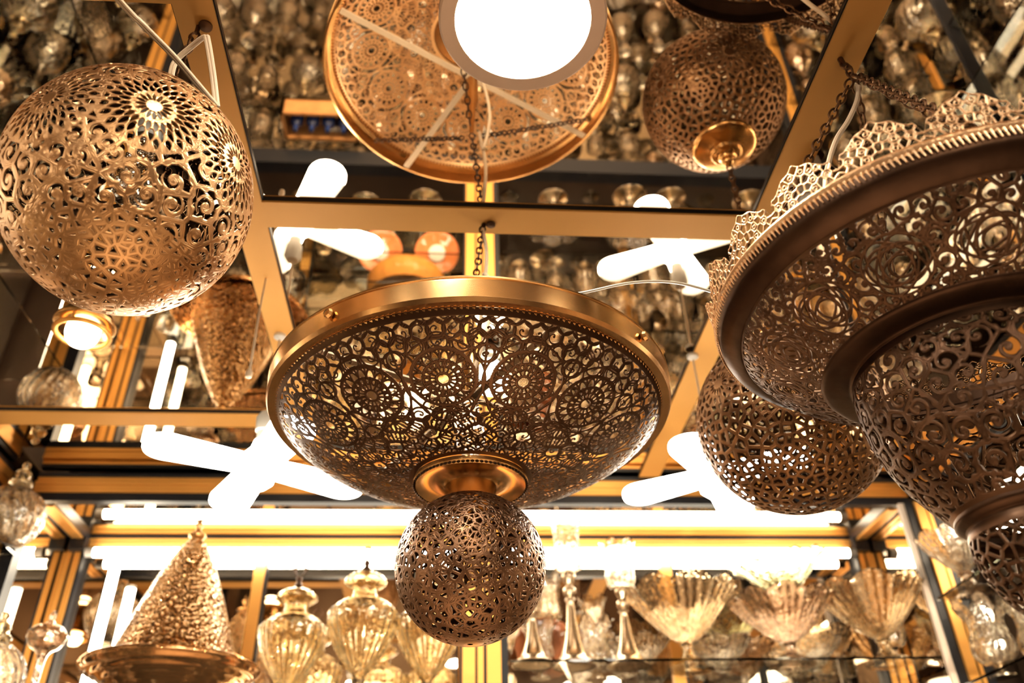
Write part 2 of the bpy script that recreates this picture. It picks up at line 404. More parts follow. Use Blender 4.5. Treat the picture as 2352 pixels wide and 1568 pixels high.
def ribs(z0, z1, n=3, g=.0016, k=0):
    out = []; w = (z1 - z0) / n
    for i in range(n): out += [(z0 + i * w, z0 + (i + 1) * w - g, 0, .004 if i % 2 == 0 else .002), (z0 + (i + 1) * w - g, z0 + (i + 1) * w, 0, 0.)]
    return out

# back display cabinet (mirrored inside)
cab = thing('display_cabinet', (0, YF, -1.6), 'long gold framed mirrored display cabinet across the back wall', 'cabinet')
def P_(mb, name, mats, par=cab, off=(0, YF, -1.6), **k):
    mb.v = [(x - off[0], y - off[1], z - off[2]) for x, y, z in mb.v]; return mb.build(name, mats, par, **k)
CZ = .937
b = MB(); extrusion(b, X0 + .03, X1 - .0, 'x', ('y', YF), [(.990, 1.0, 1, 0), (.977, .990, 0, -.004)] + ribs(.944, .977, 3) + [(.922, .944, 1, 0)], .025)
P_(b, 'front_beam', GB)
b = MB(); b.box((-1.062, YF + .025, CZ), (1.262, YB, CZ + .006)); P_(b, 'top_mirror', M['mirror2'])
b = MB(); b.box((-1.062, YB, -1.59), (1.262, YB + .006, CZ)); P_(b, 'back_mirror', M['mirror2'])  # stretch below the counter added to brighten the lower shelves
for sx, nm in ((-1.068, 'side_mirror'), (1.262, 'side_mirror')):
    b = MB(); b.box((sx, YF + .03, -.1), (sx + .006, YB, CZ)); P_(b, nm, M['mirror2'])
b = MB(); extrusion(b, -1.06, 1.26, 'x', ('y', YB - .022), [(.931, .937, 1, 0)] + ribs(.905, .931, 2) + [(.898, .905, 1, 0)], .021); P_(b, 'back_beam', GB)
for s, x in ((1, -1.062), (-1, 1.262)):
    b = MB(); 
    for lo, hi, mi, rl in [(0, .008, 1, 0), (.008, .024, 0, .003), (.024, .04, 0, .005), (.04, .048, 1, 0)]:
        xa, xb = sorted((x + s * lo, x + s * hi)); b.box((xa, YF + .03, CZ - .014 - rl), (xb, YB - .024, CZ), mi)
    P_(b, 'depth_beam', GB)
    b = MB()
    for lo, hi, mi, rl in [(0, .012, 0, .003), (.012, .020, 1, 0), (.020, .036, 0, .005), (.036, .044, 1, .002)]:
        xa, xb = sorted((x + s * lo, x + s * hi)); b.box((xa, YB - .026 - rl, -.1), (xb, YB - .001, CZ - .015), mi)
    P_(b, 'corner_post', GB)
    b = MB(); b.box((min(x + s * .004, x + s * .05), YB - .05, CZ - .05), (max(x + s * .004, x + s * .05), YB - .022, CZ - .012)); P_(b, 'corner_joint', M['black'], bevel=.003)
for x in (-.53, .64):
    b = MB(); b.box((x - .016, YB - .014, -.1), (x + .016, YB - .001, .865), 0); b.box((x + .016, YB - .014, -.1), (x + .022, YB - .001, .865), 1); P_(b, 'mirror_batten', GB)
# centre pillar and end stiles
b = MB()
for lo, hi, mi, rl in [(.034, .040, 1, 0), (.040, .070, 0, .006), (.070, .076, 1, 0), (.076, .090, 0, .008), (.090, .098, 1, 0), (.098, .132, 0, .006), (.132, .149, 1, 0)]:
    b.box((lo, YF - rl, -.1), (hi, YF + .035, .922), mi)
P_(b, 'centre_post', GB)
b = MB(); b.box((1.235, YF - .004, -.1), (1.251, YF + .006, .925), 0); P_(b, 'sliding_door_edge', principled('frosted_edge', (.88, .74, .62), .5, noise=.1))
b = MB()
for lo, hi, mi, rl in [(1.251, 1.274, 1, .0), (1.274, 1.300, 0, .008), (1.300, 1.306, 1, .002), (1.306, 1.316, 0, .006), (1.316, 1.345, 1, 0)]: b.box((lo, YF - .01 - rl, -1.6), (hi, YF + .03, .925), mi)
P_(b, 'end_post', GB)
b = MB()
for lo, hi, mi, rl in [(-1.15, -1.128, 0, .008), (-1.128, -1.120, 1, 0), (-1.120, -1.095, 0, .006), (-1.095, -1.062, 1, 0)]: b.box((lo, YF - .01 - rl, -1.6), (hi, YF + .03, .925), mi)
P_(b, 'end_post', GB)
# counter front seen in the ceiling mirror
b = MB(); extrusion(b, X0, X1, 'x', ('y', YF - .02), [(-.21, -.195, 1, 0)] + [(-.195, -.16, 1, 0)] + [(-.16, -.145, 1, 0)], .05); P_(b, 'counter_rail', GB)
b = MB(); b.box((-1.062, YF, -.168), (1.262, YB, -.16)); P_(b, 'counter_top', M['darkwood'])
def shelf(x0, x1, y0, y1, z, par=cab, off=(0, YF, -1.6)):
    m = MB(); m.box((x0, y0, z - .006), (x1, y1, z)); return P_(m, 'glass_shelf', M['shelfglass'], par, off)
SR, SL = .520, .435
shelf(.152, 1.232, YF + .005, YB - .03, SR); shelf(-1.05, .032, YF - .10, YB - .03, SL)
shelf(-1.05, .032, YF + .02, YB - .03, .215); shelf(-1.05, .032, YF + .02, YB - .03, .075); shelf(.152, 1.232, YF + .02, YB - .03, .20)
for z in (-.45, -.80, -1.15): shelf(-1.05, 1.25, YF + .0, YB + .0, z)

# side display cabinets
sc = {}
for s, X in ((-1, X0 - .02), (1, X1 + .01)):
    nm = 'left' if s < 0 else 'right'
    t = thing('display_cabinet', (X, .9, -1.6), f'gold framed glass display cabinet along the {nm} wall', 'cabinet'); sc[s] = t
    off = (X, .9, -1.6); o = lambda d: X + s * d
    def bx(m, xa, xb, y0, y1, z0, z1, mi=0): m.box((min(xa, xb), y0, z0), (max(xa, xb), y1, z1), mi)
    b = MB(); bx(b, o(0), o(.02), -1.2, 2.05, .985, 1.0, 1); bx(b, o(-.004), o(.02), -1.2, 2.05, .962, .985, 0); bx(b, o(-.002), o(.02), -1.2, 2.05, .94, .961, 0); bx(b, o(0), o(.02), -1.2, 2.05, .922, .94, 1)
    P_(b, 'front_beam', GB, t, off)
    b = MB(); bx(b, o(.335), o(.341), -1.2, 2.37, -1.5, .94); P_(b, 'back_mirror', M['mirror2'], t, off)
    b = MB(); bx(b, o(.02), o(.335), -1.2, 2.37, .94, .946); P_(b, 'top_mirror', M['mirror2'], t, off)
    for y in (1.25, .42, -.4):
        b = MB(); bx(b, o(-.006), o(.03), y, y + .010, -1.6, .922, 1); P_(b, 'door_post', GB, t, off)
    for z in ((.765, .385) if s < 0 else (.63, .43)) + (.12, -.22, -.56, -.92, -1.28):
        m = MB(); hi = z > .3; bx(m, o(-.30 if (z == .385) else -.08 if hi else 0), o(.33), -1.2, 2.0 if z == .385 else 1.975 if hi and s > 0 else 2.03 if hi else 2.36, z - .006, z); P_(m, 'glass_shelf', M['shelfglass'], t, off)

# ------------------------------------------------------------------ lights that are seen
def tube_light(a, c, label, group='fluorescent tubes in the cabinets', r=.013):
    a, c = np.array(a, float), np.array(c, float); t = thing('tube_light', tuple(a), label, 'light', group); d = (c - a)
    m = MB(); m.tube([d * .02, d * .98], r, 0, 16); m.build('tube', M['tube'], t)
    for p, q in ((0., .02), (.98, 1.)):
        m = MB(); m.tube([d * p, d * q], r * 1.05, 0, 16); m.build('end_cap', M['whitepl'], t)
    return t
tube_light((-1.005, YB - .045, .880), (.10, YB - .045, .880), 'left half of the glowing tube under the back cabinet top')
tube_light((.105, YB - .045, .880), (1.21, YB - .045, .880), 'right half of the glowing tube under the back cabinet top')
tube_light((-.905, YB - .075, .825), (-.905, YB - .075, .44), 'upright glowing tube behind the cone in the left cabinet corner')
tube_light((X0 - .08, 2.14, .80), (X0 - .08, 2.14, -.2), 'upright glowing tube at the left edge beside the ribbed jar')
tube_light((X1 + .30, .75, .90), (X1 + .30, 2.25, .90), 'level glowing tube along the top of the right wall cabinet')
tube_light((X0 - .28, .3, .92), (X0 - .28, 1.3, .92), 'level glowing tube along the top of the left wall cabinet')

def panel_light(x, y, label, r=.114):
    t = thing('ceiling_panel_light', (x, y, 1.008), label, 'light', 'round ceiling panel lights')
    m = MB(); m.lathe([(r, 0), (r, -.007), (r - .003, -.010), (r - .022, -.0085), (r - .0235, -.004), (r - .0235, 0)], 72, close=True); m.build('frame', M['panelrim'], t)
    m = MB(); m.lathe([(0.0001, -.0045), (r - .0235, -.0045), (r - .0235, -.002), (.0001, -.002)], 72); m.build('diffuser', M['led'], t)
    return t
panel_light(.088, .683, 'big round white ceiling panel light with beige rim, cut by the top of the photo')
for x, y in ((-.12, .26), (-.75, -.2), (.95, -.1), (.09, -1.4), (-.8, -1.0), (.95, -1.0)):
    panel_light(x, y, 'round white panel light further back over the shop, seen only as a reflection')

def fan_bulb(loc, rz, L, label, tilt=(.0, .0), cord_top=H):
    t = thing('folding_led_bulb', loc, label, 'light bulb', 'folding blade bulbs'); t.rotation_euler = (tilt[0], tilt[1], rz)
    m = MB(); m.lathe([(.0001, -.045), (.018, -.043), (.030, -.032), (.034, -.012), (.036, .006), (.030, .022), (.020, .034), (.016, .05), (.0001, .05)], 32); m.build('hub', M['blade'], t)
    m = MB(); m.lathe([(.0135, .05), (.0135, .07), (.017, .072), (.019, .10), (.012, .112), (.0001, .113)], 24); m.build('socket', M['whitepl'], t)
    for k in range(4):
        m = MB(); w, th = .040, .010; out = []
        n = 12; ring = []
        for i in range(n + 1):
            a = -PI / 2 + PI * i / n; ring.append((L - w + w * math.cos(a), w * math.sin(a)))
        ring = [(.028, -w * .72)] + ring + [(.028, w * .72)]
        top = [(x, y, th) for x, y in ring]; bot = [(x, y, -th) for x, y in ring]; N = len(ring)
        m.add(top + bot, [tuple(range(N)), tuple(range(2 * N - 1, N - 1, -1))] + [(i, N + i, N + (i + 1) % N, (i + 1) % N) for i in range(N)], 0)
        m.m[-N - 2] = 1
        o = m.build('blade', [M['blade'], M['bladetop']], t, bevel=.006); o.rotation_euler = (0, .02, PI / 2 * k)
    m = MB(); h = cord_top - loc[2]; m.tube([(0, 0, .11), (.003, 0, h * .6), (0, 0, h)], .0022, 0, 8); m.build('cord', M['cord'], t)
    m = MB(); m.lathe([(.012, h), (.012, h - .006), (.004, h - .012)], 16); m.build('ceiling_cap', M['whitepl'], t)
    return t
fan_bulb((-.350, 1.432, .705), math.radians(29), .205, 'blown-out white folding bulb with four blades left of the brass bowl lamp')
fan_bulb((.520, 1.478, .715), math.radians(58), .190, 'blown-out white folding bulb half behind the right brass globe')
# small pull cord by the left strip
m = MB(); m.tube(spline([(-.348, 1.249, 1.0), (-.349, 1.25, .93), (-.348, 1.252, .80)], 6), .0018, 0, 8); m.lathe([(.0001, -.01), (.005, -.008), (.006, 0), (.003, .008), (.0001, .01)], 12, c=(-.348, 1.252, .793))
tag(m.build('pull_cord', M['cord']), 'thin white pull cord hanging from a dark hole in the left ceiling strip', 'cord')
# bulb added beyond the bowl to give the glare through its lattice
t = thing('added_glare_bulb', (.082, 1.47, .925), 'lit round bulb added to make the glare through the brass bowl lattice', 'light bulb')
m = MB(); m.lathe(smooth_prof([(.0001, -.034), (.026, -.024), (.034, 0), (.026, .024), (.014, .044), (.0001, .046)], 6), 32); m.build('glass', M['bulbglow'], t)
m = MB(); m.lathe([(.014, .044), (.014, .058), (.02, .06), (.02, .075), (.0001, .075)], 20); m.build('socket', M['whitepl'], t)
# downlight in a brass cup at the left
t = thing('cup_downlight', (-.70, 1.355, .945), 'lit bulb in a brass cup fitting under the left globe lamp', 'light')
m = MB(); m.lathe(smooth_prof([(.0001, -.03), (.020, -.026), (.030, -.006), (.028, .02), (.016, .045), (.0001, .05)], 6), 28); m.build('bulb', M['bulbglow'], t)
m = MB(); m.lathe(smooth_prof([(.052, .012), (.056, .016), (.05, .03), (.03, .06), (.02, .095), (.0001, .095)], 5), 40); m.build('cup', M['brass_smooth'], t)
m = MB(); m.tube([(.048 * math.cos(k * PI / 18), .048 * math.sin(k * PI / 18), -.004) for k in range(36)], .005, 0, 10, closed=True); m.build('ring', M['gold'], t)
for k in range(3): m = MB(); a_ = k * 2.094 + .5; m.tube([(.047 * math.cos(a_), .047 * math.sin(a_), -.004), (.050 * math.cos(a_), .050 * math.sin(a_), .016)], .0025, 0, 6); m.build('ring_stay', M['gold'], t)

# ------------------------------------------------------------------ left globe lamp
gx, gy, gz = -.365, .71, .690; RX, RZ = .133, .145
globe = thing('pierced_globe_lamp', (gx, gy, gz), 'large brass globe lamp pierced with daisy rosettes and scrollwork at left', 'lamp')
SG = ball_surf(RX, RZ, 82, -88); K1 = lloyd(SG, 330); K2 = lloyd(SG, 2300, 1, 5)
ros = []
for k in range(8):
    a = math.radians(-64.2 + 45 * k); ros.append(np.array([math.cos(a) * RX, math.sin(a) * RX, .005]))
def f_globe(P, U, V):
    f = filigree(P, K1, .027, .0022, .38, .13)
    _, _, _, e = cells(P, K2); d = .0031 - e
    d = np.maximum(d, np.where(np.abs(np.mod(P[:, 2], .02) - .01) < .0, 1, -1))
    lat = P[:, 2] / RZ; t = np.clip((-.66 - lat) / .12, 0, 1); f = np.where(t > .5, d, f)
    f = f + .0007 * np.clip((-.1 - lat) / .4, 0, 1)
    for c in ros:
        R = .052; r, th, x, y = polar(P, c); rho = r / R; k = rho < 1.06
        f = np.where(k, rosette_petal(rho, th, R), f)
        f = np.where((rho >= 1.03) & (rho < 1.09), np.maximum(f, .0016), f)
    f = np.where((lat > .93) | (lat < -.9985), .003, f); return f
pierced('shade', ball_surf(RX, RZ, 80, -89.5), f_globe, 760, 400, M['brass_light'], globe)
m = MB(); m.lathe([(.0001, -.012), (.034, -.010), (.036, 0), (.028, .006), (.014, .012), (.012, .026), (.0001, .028)], 40, c=(0, 0, RZ - .004)); m.build('cap', M['brass_smooth'], globe)
m = MB(); chain(m, (0, 0, RZ + .02), (.018, .002, .985 - gz), .018, .0018, .0060); m.build('chain', M['iron'], globe)
m = MB(); m.tube([(.018, .002, .985 - gz), (.018, .002, 1.0 - gz)], .003, 0, 10); m.lathe([(.0001, 0), (.009, 0), (.009, -.003), (.0001, -.004)], 20, c=(.028, .0, 1.0 - gz)); m.build('ceiling_hook', M['iron'], globe)
m = MB(); m.lathe(smooth_prof([(.0001, -.05), (.018, -.04), (.024, -.01), (.016, .02), (.012, .05), (.0001, .052)], 5), 24, c=(0, 0, .03)); m.build('bulb', M['clear'], globe)
m = MB(); m.tube([(0, 0, .082), (0, 0, .14)], .016, 0, 16); m.build('socket', M['whitepl'], globe)
m = MB(); o3 = .0024
w = spline([(-.48, .40, .88), (-.382, .576, .86), (-.356, .608, .85), (-.329, .640, .84), (-.305, .667, .825), (-.285, .686, .81)], 10)
for q in (-1, 1): m.tube([p + np.array([o3 * .6 * q, -o3 * .3 * q, 0]) for p in w], o3, 0, 8)
w = spline([(-.285, .686, .81), (-.293, .670, .85), (-.301, .650, .885), (-.305, .648, .890), (-.323, .661, .888), (-.342, .673, .875), (-.344, .677, .85), (-.350, .700, .835)], 8)
for q in (-1, 1): m.tube([p + np.array([o3 * .7 * q, 0, 0]) for p in w], o3, 0, 8)
tag(m.build('twin_flex_cord', M['cord']), 'cream twin flex cord looped over the left brass globe lamp', 'cord')

# ------------------------------------------------------------------ centre bowl lamp
bx_, by_ = .030, 1.070
bowl = thing('pierced_bowl_lamp', (bx_, by_, .50), 'wide shallow brass bowl lamp with pierced rosettes and a ball below, in the centre', 'lamp')
z_ = lambda z: z - .50
prof = []
for i in range(41):
    r = .276 - (.276 - .078) * i / 40; prof.append((r, z_(.503 + .098 * (1 - (1 - (r / .284) ** 2) ** .62) / .833)))
S, D = prof_surf(prof)
NS = 13; A0 = math.radians(-73.3 - 13.85)
Kb = []
for k in range(NS):
    for r, a in ((.272, .08), (.272, .25), (.272, .42), (.260, 0), (.260, .17), (.260, .34), (.260, .5), (.250, .1), (.225, .45), (.206, .5), (.196, .44), (.214, .43), (.182, .40), (.155, .35), (.145, .13), (.134, .4), (.117, .33), (.100, .33), (.086, .12), (.246, .25), (.235, .02), (.222, .5), (.190, .5), (.168, .25), (.160, 0), (.150, .5), (.140, .27), (.128, 0), (.122, .5), (.108, .2), (.098, .5), (.092, 0), (.248, .5), (.176, .5), (.112, .5), (.083, .3)):
        for sgn in (1, -1):
            if sgn < 0 and a in (0, .5): continue
            t_ = A0 + (k + sgn * a) * 2 * PI / NS; Kb.append((r * math.cos(t_), r * math.sin(t_), np.interp(r, [p[0] for p in prof[::-1]], [p[1] for p in prof[::-1]])))
Kb = np.array(Kb)
def f_bowl(P, U, V):
    f = np.maximum(rings(P, Kb, .0120, .0012), filigree(P, Kb, .021, .0010, .50, .07, False, 2, (0, 0, .5)))
    _, _, _, e = cells(P, Kb); f = np.maximum(f, .0014 - e)
    for k in range(NS):
        t_ = A0 + (k + .5) * 2 * PI / NS; c = np.array([.205 * math.cos(t_), .205 * math.sin(t_), z_(.549)])
        q = P - c; e1 = np.array([-math.sin(t_), math.cos(t_), 0]); e2 = np.array([math.cos(t_), math.sin(t_), 0.])
        x = q @ e1; y = q @ e2 * 1.1; R = .040; rho = np.hypot(x, y) / R; th = np.arctan2(y, x)
        f = np.where(rho < 1.0, rosette_lines(rho, th, R, .031), f)
        f = np.where((rho >= 1.0) & (rho < 1.06), np.maximum(f, .001), f)
        f = np.maximum(f, .0013 - np.abs(rho - 1.28) * R)
    f = np.where((V < .045) | (V > .97), .003, f)
    return f
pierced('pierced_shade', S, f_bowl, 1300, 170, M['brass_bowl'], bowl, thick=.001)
m = MB(); m.lathe([(.2755, .1015), (.2868, .1008), (.2895, .1065), (.2880, .1080), (.2905, .1310), (.2890, .1320), (.2890, .1335), (.2908, .1345), (.2905, .1370), (.2870, .1378), (.2850, .1365), (.2840, .1100), (.277, .106)], 160, c=(0, 0, 0), close=True); m.build('rim_band', M['brass_smooth'], bowl)
m = MB()
for k in range(230):
    a = 2 * PI * k / 230; c_ = np.array([.2735 * math.cos(a), .2735 * math.sin(a), .1005]); d_ = np.array([-math.sin(a + .5), math.cos(a + .5), 0]) * .0032
    m.tube([c_ - d_, c_, c_ + d_], [.0008, .0024, .0008], 0, 6)
m.build('rope_moulding', M['brass_smooth'], bowl)
for a in (-42, -215, -128, 60):
    a = math.radians(a); m = MB(); m.lathe([(.0001, 0), (.0055, .001), (.007, .004), (.0055, .008), (.0001, .009)], 8); o = m.build('screw', M['brass_smooth'], bowl, loc=(.290 * math.cos(a), .290 * math.sin(a), .119)); o.rotation_euler = (0, PI / 2, a)
for a in (29.4, 29.4 + 90):
    m = MB(); m.box((-.280, -.006, 0), (.280, .006, .003)); o = m.build('cross_bar', M['cord'], bowl, loc=(0, 0, .1380)); o.rotation_euler = (0, 0, math.radians(a))
m = MB(); m.lathe([(.080, .006), (.080, .001), (.076, -.003), (.072, -.001), (.060, .004), (.040, .0), (.036, -.004), (.034, -.024), (.036, -.028), (.0001, -.028), (.0001, .008)], 72); m.build('lower_ring', M['brass_smooth'], bowl)
m = MB()
for k in range(80):
    a = 2 * PI * k / 80; c_ = np.array([.0785 * math.cos(a), .0785 * math.sin(a), -.002]); d_ = np.array([-math.sin(a), math.cos(a), 0]) * .0026
    m.tube([c_ - d_, c_, c_ + d_], [.0006, .0018, .0006], 0, 6)
m.build('beading', M['brass_dull'], bowl)
RB = .0985; zb = .384 - .50
SB = ball_surf(RB, RB, 72, -88); Kr = lloyd(SB, 420); Kr2 = lloyd(SB, 1000, 3, 4)
def f_ball(P, U, V):
    f = rings(P - np.array([0, 0, zb]), Kr, .0095, .00125); _, _, _, e = cells(P - np.array([0, 0, zb]), Kr2)
    lat = (P[:, 2] - zb) / RB; g = .00135 - e; f = np.maximum(f, g)
    f = f + .0004 * np.clip(.3 - lat, 0, 1)
    return np.where(lat < -.985, .003, f)
def s_ball(U, V):
    q = ball_surf(RB, RB, 70, -88)(U, V); q[..., 2] += zb; return q
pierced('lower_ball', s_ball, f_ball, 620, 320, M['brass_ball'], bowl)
m = MB()
for q in (0, 120, 240):
    a = math.radians(q + 20); chain(m, (.27 * math.cos(a) * .0 + .02 * math.cos(a), .02 * math.sin(a), .30), (.262 * math.cos(a), .262 * math.sin(a), .142), .016, .0014, .005)
chain(m, (0, 0, .302), (.020, .012, .492), .016, .0015, .005)
m.build('chain', M['brass_dull'], bowl)
m = MB(); m.lathe([(.0001, .145), (.012, .149), (.013, .21), (.008, .225), (.004, .30), (.0001, .302)], 20); m.build('stem', M['brass_smooth'], bowl)
m = MB(); m.tube([(.020, .012, .488), (.022, .013, .5)], .004, 0, 8); m.lathe([(.0001, 0), (.008, 0), (.008, -.003), (.0001, -.004)], 20, c=(.034, .012, .5)); m.build('ceiling_hook', M['brass_dull'], bowl)
m = MB(); m.lathe(smooth_prof([(.0001, -.045), (.016, -.038), (.022, -.012), (.014, .02), (.010, .045), (.0001, .046)], 5), 24, c=(0, 0, .09)); m.build('bulb', M['clear'], bowl)
m = MB(); w = spline([(.045, 1.08, .785), (.05, 1.05, .86), (.062, 1.03, .80), (.05, 1.02, .72), (.03, 1.04, .66)], 10); m.tube(w, .003, 0, 8)
w = spline([(.05, 1.082, .99), (.055, 1.06, .90), (.045, 1.08, .785)], 8); m.tube(w, .003, 0, 8)
tag(m.build('flex_cord', M['cord']), 'pale flex cord looping above the centre brass bowl lamp', 'cord')
m = MB()
for q in (-1, 1): m.tube([p + np.array([0, .002 * q, .0015 * q]) for p in spline([(.12, .82, .64), (.16, .815, .642), (.22, .80, .648), (.27, .79, .642), (.32, .79, .628), (.36, .78, .61)], 8)], .0016, 0, 8)
tag(m.build('clear_flex_cord', principled('clear_flex', (.85, .80, .70), .15, trans=.4, noise=.05)), 'see-through flex cord running from bowl lamp rim to tiered lamp', 'cord')

# ------------------------------------------------------------------ right tiered lamp
tx, ty = .552, .714
tier = thing('tiered_crown_lamp', (tx, ty, .18), 'huge three-tiered brass lamp with lace crown rim at right', 'lamp')
O = .18
m = MB(); m.lathe([(r, z - O) for r, z in ((.2470, .576), (.2505, .574), (.2505, .557), (.2480, .552), (.2300, .5405), (.2270, .5405), (.2265, .545), (.2440, .556), (.2450, .576))], 160, close=True); m.build('rim_band', M['brass_dull'], tier)
m = MB(); m.lathe([(r, z - O) for r, z in ((.2500, .5765), (.2530, .575), (.2545, .5715), (.2530, .568), (.2510, .5665))], 160, close=True)
for k in range(300):
    a = 2 * PI * k / 300; m.tube([(.2525 * math.cos(a + .004), .2525 * math.sin(a + .004), .5575 - O), (.2535 * math.cos(a - .006), .2535 * math.sin(a - .006), .5665 - O)], [.0007, .0016], 0, 5)
m.build('beaded_moulding', M['brass_pale'], tier)
# lace crown: 20 scallops
NSC = 20; A1 = math.radians(-110.5)
def s_crown(U, V): z = .574 + .052 * V; r = .250 + .010 * V; return np.stack([r * np.cos(U), r * np.sin(U), z - O], -1)
def f_crown(P, U, V):
    k = (U - A1) / (2 * PI / NSC); w = np.mod(k + .5, 1) - .5; x = w * 2 * PI * .25 / NSC; y = V * .052; hw = PI * .25 / NSC
    t = np.abs(w) * 2
    top = .0125 + .028 * (1 - t ** 1.9) + .0007 * np.cos(w * 2 * PI * 5) + .0045 * np.exp(-((t - .86) / .08) ** 2) + .003 * np.exp(-(t / .10) ** 2)
    out = top - y
    KC = np.array([(0, .0375, 0), (.0062, .0325, 0), (0, .0255, 0), (.0078, .0225, 0), (.0145, .0275, 0), (0, .0135, 0), (.0072, .0125, 0), (.0145, .0165, 0), (.0215, .0195, 0), (.0215, .0095, 0), (.0285, .0135, 0), (.0345, .0085, 0), (.0040, .0055, 0), (.0130, .0065, 0), (.0285, .0050, 0), (.0375, .0035, 0), (.0215, .0270, 0), (.0290, .0225, 0), (.0365, .0165, 0), (.0, .050, 0), (.012, .043, 0)])
    Q = np.stack([np.abs(x), y, 0 * x], 1); i_, d1, d2, e = cells(Q, KC); hole = np.minimum(e - .00095, np.where(i_ % 3 == 1, np.abs(d1 - .0021) - .0006, 1.))
    return np.where(y < .003, .003, np.minimum(out, np.maximum(-hole, .0013 - out)))
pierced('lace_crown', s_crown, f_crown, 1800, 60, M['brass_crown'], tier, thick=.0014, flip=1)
# wide pierced dish
pd = [(.2285, .541), (.221, .530), (.210, .519), (.196, .509), (.182, .500), (.168, .491), (.156, .4845), (.148, .481)]
pd = [(r, z - O) for r, z in smooth_prof(pd, 5)]; S2, D2 = prof_surf(pd)
NT = 14; A2 = math.radians(-110); Kt = []
for k in range(NT):
    for r, a in ((.222, 0), (.221, .3), (.222, .5), (.212, .5), (.206, .38), (.196, .5), (.180, .5), (.166, .5), (.158, .3), (.153, 0), (.153, .5)):
        for sgn in (1, -1):
            if sgn < 0 and a in (0, .5): continue
            t_ = A2 + (k + sgn * a) * 2 * PI / NT; Kt.append((r * math.cos(t_), r * math.sin(t_), np.interp(r, [p[0] for p in pd[::-1]], [p[1] for p in pd[::-1]])))
Kt = np.concatenate([lloyd(S2, 330, 8, 9)])
def f_dish(P, U, V):
    f = filigree(P, Kt, .0235, .0019, .40, .12, cen=(0, 0, .6))
    for k in range(NT):
        t_ = A2 + k * 2 * PI / NT; rc = .185; c = np.array([rc * math.cos(t_), rc * math.sin(t_), .5020 - O])
        q = P - c; e1 = np.array([-math.sin(t_), math.cos(t_), 0]); e2 = np.array([math.cos(t_), math.sin(t_), 0.])
        x = q @ e1; y = q @ e2 * 1.15; R = .0330
        f = np.where(np.hypot(x, y) < R * 1.0, rosette_ellipses(x, y, R, .036), f)
    return np.where((V < .035) | (V > .96), .003, f)
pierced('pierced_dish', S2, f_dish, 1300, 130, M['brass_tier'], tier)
m = MB(); m.lathe([(r, z - O) for r, z in smooth_prof([(.152, .4845), (.150, .4800), (.140, .4775), (.130, .4760), (.1235, .4745), (.1215, .4725), (.1195, .4725), (.119, .475), (.126, .480), (.148, .486)], 3)], 120, close=True); m.build('middle_ring', M['brass_dull'], tier)
pt = smooth_prof([(.1210, .4745), (.1225, .460), (.1225, .440), (.1200, .418), (.1140, .392), (.1040, .366), (.0900, .342), (.0760, .322), (.0660, .308)], 6)
pt = [(r, z - O) for r, z in pt]; S3, D3 = prof_surf(pt)
K3 = lloyd(S3, 165, 8, 6)
def f_t2(P, U, V):
    f = filigree(P, K3, .0285, .0020, .36, .12, seed=8, cen='axis')
    f = f + .0008 * np.clip(.35 - V, 0, 1)
    return np.where((V < .06) | (V > .965), .003, f)
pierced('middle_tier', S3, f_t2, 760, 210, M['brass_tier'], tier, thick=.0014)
m = MB(); m.lathe([(r, z - O) for r, z in smooth_prof([(.0670, .309), (.0665, .3045), (.062, .301), (.0580, .2985), (.0575, .295), (.055, .300), (.064, .309)], 3)], 90, close=True); m.build('lower_ring', M['brass_dull'], tier)
pl = smooth_prof([(.0580, .2965), (.0600, .288), (.0590, .270), (.0530, .248), (.0420, .228), (.0280, .213), (.012, .205)], 6); pl = [(r, z - O) for r, z in pl]; S4, D4 = prof_surf(pl)
K4 = lloyd(S4, 230, 6, 6)
def f_t3(P, U, V):
    _, _, _, e = cells(P, K4); return np.where((V < .1) | (V > .95), .003, .0017 - e)
pierced('lower_tier', S4, f_t3, 420, 120, M['brass_tier'], tier)
m = MB(); m.lathe([(r, z - O) for r, z in smooth_prof([(.014, .207), (.016, .202), (.010, .196), (.012, .190), (.006, .182), (.0001, .180)], 4)], 24); m.build('finial', M['brass_smooth'], tier)
for k in range(4):
    a = math.radians(-20 + 90 * k); m = MB(); chain(m, (.006 * math.cos(a), .006 * math.sin(a), .950 - O), (.243 * math.cos(a), .243 * math.sin(a), .585 - O), .019, .0016, .0055); m.build('chain', M['iron'], tier)
m = MB(); chain(m, (0, 0, .95 - O), (-.006, .004, .99 - O), .018, .0018, .006); m.tube([(-.006, .004, .985 - O), (-.008, .004, 1.0 - O)], .004, 0, 8); m.build('ceiling_hook', M['iron'], tier)
m = MB(); w = spline([(.552, .714, .935), (.545, .718, .91), (.523, .719, .87), (.490, .710, .82), (.460, .699, .76), (.437, .685, .70), (.43, .68, .62)], 10); m.tube(w, .0034, 0, 8)
tag(m.build('flex_cord', M['cord']), 'cream flex cord dropping from the hook into the tiered lamp', 'cord')
# junction box by the right strip
t = thing('junction_box', (.580, .965, 1.0), 'cream plastic junction box on ceiling behind the lace crown rim', 'fitting')
m = MB(); m.box((-.030, -.026, -.040), (.030, .026, 0)); o = m.build('housing', M['whitepl'], t, bevel=.006)
m = MB(); m.lathe([(.0001, -.046), (.012, -.046), (.013, -.03), (.0001, -.029)], 18, c=(.026, -.02, 0)); m.build('terminal', M['brass_dull'], t)

